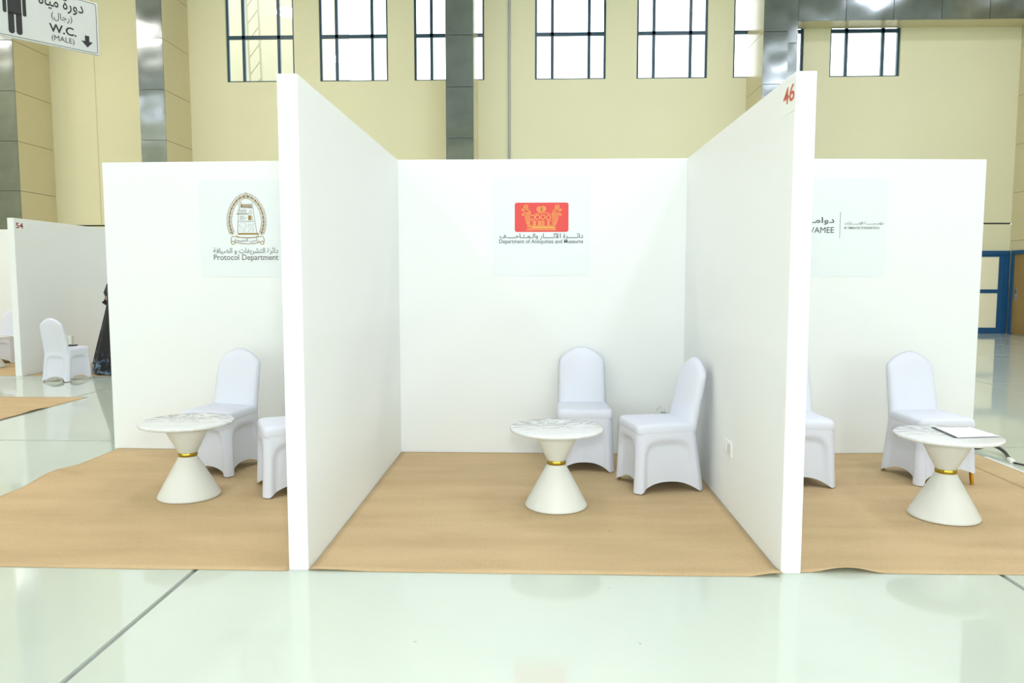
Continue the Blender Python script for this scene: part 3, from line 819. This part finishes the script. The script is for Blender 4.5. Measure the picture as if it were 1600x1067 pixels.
# papers on the right table
ZTB = .5195
def flat_sheet(name, pts, z, h, m, parent=None):
    n = len(pts); v = [(p[0], p[1], z) for p in pts]+[(p[0], p[1], z+h) for p in pts]
    f = [tuple(range(n))[::-1], tuple(range(n, 2*n))]+[(i, (i+1) % n, n+(i+1) % n, n+i) for i in range(n)]
    return mesh_obj(name, v, f, m, parent)
cb = empty('clipboard', (0, 0, 0))
flat_sheet('board', [(2.49, 4.47), (2.755, 4.515), (2.745, 4.79), (2.515, 4.775)], ZTB, .004, 'notebook', cb)
flat_sheet('paper_sheet', [(2.505, 4.455), (2.775, 4.50), (2.755, 4.765), (2.53, 4.755)], ZTB+.0045, .002, 'paper', cb)
tag(cb, 'white sheet of paper on a dark folder on the right table', 'paper')

# ------------------------------------------------------------------ small things
def bag(x, y, w, d, h, rz, label):
    o = empty('paper_bag', (x, y, .0065), rz)
    g = G(); a = .006
    g.box(-w/2, w/2, -d/2, d/2, 0, .004); g.box(-w/2, w/2, -d/2, -d/2+a, 0, h); g.box(-w/2, w/2, d/2-a, d/2, 0, h)
    g.box(-w/2, -w/2+a, -d/2, d/2, 0, h); g.box(w/2-a, w/2, -d/2, d/2, 0, h); g.obj('bag_body', 'bag_white', o)
    for s in (-1, 1):
        pts = [(-w*.22+w*.44*i/10, s*(d/2+.004), h-.05+.0+.11*math.sin(PI*i/10)-.06*(i in (0, 10))) for i in range(11)]
        G().tube(pts, .004, 6).obj('handle', 'plastic', o, True)
    return tag(o, label, 'bag')
b1 = bag(1.00, 5.93, .17, .12, .385, .1, 'white paper bag in the corner behind the chair by partition 46')
G().tube([(-.03, -.02, .37), (-.01, -.03, .40), (.03, -.02, .395), (.06, -.01, .375)], .006, 6).box(.0, .07, -.035, .03, .30, .388).obj('contents', 'grey_item', b1, False)
b2 = bag(-7.52, 11.62, .20, .12, .555, .35, 'distant white paper bag standing beyond the chair by partition 54')
nb = flat_sheet('notebook', [(-6.93, 10.57), (-6.74, 10.60), (-6.76, 10.72), (-6.95, 10.69)], .4885, .018, 'notebook')
bevel(nb, .003, 1); tag(nb, 'black notebook lying on the seat of the distant chair', 'notebook')

# wall socket on partition 46
so = empty('wall_socket', (XRI-.0004, 4.675, .40))
bevel(G().box(-.010, 0, -.078, .078, -.046, .046).obj('face_plate', 'plastic', so), .003, 2)
bevel(G().box(-.014, -.010, -.055, .0, -.026, .030).obj('socket_face', 'sign_white', so), .002, 1)
bevel(G().box(-.015, -.010, .012, .05, -.020, .022).obj('switch', 'plastic', so), .002, 1)
tag(so, 'white socket outlet plate low on partition 46', 'socket')

# black cable with a white connector at the right
cb_pts = [(3.40, 6.62, .014), (3.60, 6.50, .014), (3.76, 6.41, .020), (3.85, 6.40, .045), (3.885, 6.33, .05), (3.88, 6.22, .035), (3.85, 6.12, .018), (3.82, 6.06, .014)]
def smoothline(p, n=6):
    P = [Vector(q) for q in p]; out = []
    for i in range(len(P)-1):
        a, b, c, d = P[max(i-1, 0)], P[i], P[i+1], P[min(i+2, len(P)-1)]
        for k in range(n):
            t = k/n; out.append(.5*((2*b)+(c-a)*t+(2*a-5*b+4*c-d)*t*t+(3*b-a-3*c+d)*t**3))
    return out+[P[-1]]
cbl = empty('power_cable', (0, 0, 0))
G().tube(smoothline(cb_pts), .013, 8).obj('cord', 'cable', cbl, True)
cn = G().box(-.02, .02, -.05, .05, 0, .03).obj('connector', 'plastic', cbl, False, (3.80, 6.00, .001)); cn.rotation_euler = (0, 0, -.35); bevel(cn, .004, 1)
G().tube(smoothline([(3.79, 5.95, .01), (3.84, 5.88, .008), (3.95, 5.86, .008), (4.3, 5.84, .008), (4.7, 5.84, .008)]), .007, 6).obj('lead', 'cable', cbl, True)
tag(cbl, 'black cable with white connector on the floor right of the booth', 'cable')

# ------------------------------------------------------------------ hanging toilet sign
sg_ = empty('hanging_sign', (-4.072, 7.0, 3.535), math.atan2(.768, .64))
bevel(G().box(-1.02, 0, 0, .03, 0, .472).obj('board', 'sign_white', sg_), .004, 2)
def srect(x0, x1, z0, z1, r):
    o = []
    for cx, cz, a0 in ((x1-r, z1-r, 0), (x0+r, z1-r, 90), (x0+r, z0+r, 180), (x1-r, z0+r, 270)):
        o += [(cx+r*math.cos(R_(a0+k*18)), cz+r*math.sin(R_(a0+k*18))) for k in range(6)]
    return o
YS = -.0015
G().stroke(srect(-1.002, -.018, .014, .458, .022), .004, True, YS).obj('border_line', 'black', sg_)
text_obj('lettering', arabic('دورة مياه'), 'black', sg_, (-.485, -.125, .312, .440), .012, YS)
text_obj('lettering', arabic('(رجال)'), 'black', sg_, (-.39, -.222, .225, .300), 0, YS)
text_obj('lettering', 'W.C.', 'black', sg_, (-.412, -.192, .122, .196), .022, YS)
text_obj('lettering', '(MALE)', 'black', sg_, (-.395, -.211, .040, .100), .0, YS)
G().poly([(-.122, .155), (-.122, .104), (-.153, .104), (-.103, .050), (-.056, .104), (-.085, .104), (-.085, .155)], YS).obj('arrow', 'black', sg_)
g = G(); mx0 = -.672
g.dot(mx0, .405, .030, 20, YS)
g.poly([(mx0-.052, .368), (mx0+.052, .368), (mx0+.052, .20), (mx0-.052, .20)], YS)
for s in (-1, 1):
    def cap(xa, xb, za, zb, rr, k=8):
        xm = (xa+xb)/2; r = (xb-xa)/2
        return [(xa, zb), (xa, za+r)]+[(xm-r*math.cos(PI*i/k), za+r-r*math.sin(PI*i/k)) for i in range(1, k)]+[(xb, za+r), (xb, zb)]
    a, b = sorted((mx0+s*.006, mx0+s*.052)); g.poly(cap(a, b, .035, .215, .02), YS)
    a, b = sorted((mx0+s*.060, mx0+s*.088)); g.poly(cap(a, b, .20, .355, .014), YS)
    a, b = sorted((mx0+s*.050, mx0+s*.088)); g.poly([(a, .34), (b, .34), (b-(.015 if s > 0 else 0), .37), (a+(.015 if s < 0 else 0), .37)], YS)
g.obj('pictogram', 'black', sg_)
for x in (-.88, -.14): G().tube([(x, .015, .47), (x, .015, HC-3.535)], .004, 6).obj('hanger', 'chrome', sg_)
tag(sg_, 'white hanging W.C. (MALE) sign with black pictogram, Arabic lettering and arrow', 'sign')

# ------------------------------------------------------------------ person in a black abaya, mostly hidden by the left booth wall
PX, PY = -6.50, 11.42
pe = empty('person', (PX, PY, .0065), R_(150))
jv = [(0, 0, .92), (0, 0, 1.10), (0, 0, 1.30), (0, .01, 1.42), (0, .005, 1.50), (0, -.02, 1.58), (0, -.025, 1.66),
      (.17, .01, 1.37), (.26, .05, 1.12), (.14, -.16, 1.05), (.08, -.22, 1.06),
      (-.17, .01, 1.37), (-.26, .05, 1.12), (-.14, -.16, 1.05), (-.08, -.22, 1.06),
      (.09, 0, .86), (.09, -.01, .47), (.09, .03, .08), (.09, -.12, .03), (-.09, 0, .86), (-.09, -.01, .47), (-.09, .03, .08), (-.09, -.12, .03)]
je = [(0, 1), (1, 2), (2, 3), (3, 4), (4, 5), (5, 6), (3, 7), (7, 8), (8, 9), (9, 10), (3, 11), (11, 12), (12, 13), (13, 14), (0, 15), (15, 16), (16, 17), (17, 18), (0, 19), (19, 20), (20, 21), (21, 22)]
jr = [.13, .12, .14, .09, .05, .085, .07, .055, .045, .03, .03, .055, .045, .03, .03, .085, .06, .04, .03, .085, .06, .04, .03]
# five fingers on each hand
for s, w in ((1, 10), (-1, 14)):
    for k in range(5):
        bx = s*(.085+.016*(k-2)*.8); b0 = len(jv)
        if k == 0: q = [(s*.115, -.225, 1.075), (s*.10, -.255, 1.085)]
        else: q = [(s*(.10-.017*k), -.265-.006*(2.5-abs(k-2.5)), 1.062), (s*(.085-.019*k), -.295-.006*(2.5-abs(k-2.5)), 1.045)]
        jv += q; jr += [.010, .008]; je += [(w, b0), (b0, b0+1)]
me = bpy.data.meshes.new('body'); me.from_pydata(jv, je, []); me.materials.append(M['skin'])
body = link('body', me, None, pe)
sk = body.modifiers.new('skin', 'SKIN'); sk.use_smooth_shade = True
body.modifiers.new('sub', 'SUBSURF').levels = 1
for i, sv in enumerate(me.skin_vertices[0].data): sv.radius = (jr[i], jr[i]); sv.use_root = (i == 0)
# face: nose, eyes and mouth on the head
hd = G()
hd.rings([[(.0+r*math.cos(2*PI*j/12), -.10-d+r*.6*math.sin(2*PI*j/12)*.0, z+r*math.sin(2*PI*j/12)) for j in range(12)] for r, d, z in ((.016, -.02, 1.60), (.013, .005, 1.598), (.006, .016, 1.595))])
hd.obj('nose', 'skin', body, True)
for s in (-1, 1): G().rings([[(s*.032+r*math.cos(2*PI*j/10), -.10-d, 1.628+.6*r*math.sin(2*PI*j/10)) for j in range(10)] for r, d in ((.013, -.01), (.010, .001), (.004, .004))]).obj('eye', 'black', body, True)
G().rings([[(r*math.cos(2*PI*j/10), -.098-d, 1.562+.3*r*math.sin(2*PI*j/10)) for j in range(10)] for r, d in ((.026, -.02), (.022, .002), (.010, .006))]).obj('mouth', 'number_dark_red', body, True)
# abaya: flared gown, folds round the hem, wide sleeves
def ring(z, rx, ry, fold=0, n=40, cy=0):
    return [((rx+fold*math.sin(9*2*PI*j/n))*math.cos(2*PI*j/n), cy+(ry+fold*math.sin(9*2*PI*j/n))*math.sin(2*PI*j/n), z) for j in range(n)]
gw = G().rings([ring(.012, .46, .40, .020), ring(.10, .455, .39, .020), ring(.30, .41, .35, .018), ring(.55, .345, .29, .014), ring(.80, .275, .23, .010), ring(1.0, .225, .185, .006), ring(1.12, .21, .165), ring(1.28, .22, .165), ring(1.38, .20, .14), ring(1.43, .14, .11), ring(1.47, .075, .075), ring(1.50, .065, .07)], False, False)
gw.obj('abaya', 'abaya', pe, True)
for s in (1, -1):
    G().tube([(s*.12, .0, 1.40), (s*.19, .01, 1.35), (s*.25, .03, 1.22), (s*.275, .05, 1.12), (s*.22, -.03, 1.06), (s*.16, -.12, 1.055)], [.06, .075, .075, .08, .085, .095], 14, False).obj('sleeve', 'abaya', pe, True)
hs = G().rings([ring(1.40, .17, .14, 0, 28), ring(1.46, .12, .12, 0, 28), ring(1.52, .098, .105, 0, 28, .012), ring(1.60, .104, .112, 0, 28, .030), ring(1.67, .100, .105, 0, 28, .030), ring(1.72, .080, .085, 0, 28, .015), ring(1.75, .045, .05, 0, 28, .01), ring(1.757, .01, .01, 0, 28, .01)], False, True)
# open the scarf over the face
hs.f = [f for f in hs.f if not (len(f) == 4 and all(hs.v[i][1] < -.035 for i in f) and all(1.515 < hs.v[i][2] < 1.69 for i in f))]
so2 = hs.obj('headscarf', 'scarf', pe, True)
sd_ = so2.modifiers.new('thickness', 'SOLIDIFY'); sd_.thickness = .006; sd_.offset = 1
tag(pe, 'person in a long black gown with blue flower print, mostly hidden by the white wall', 'person')
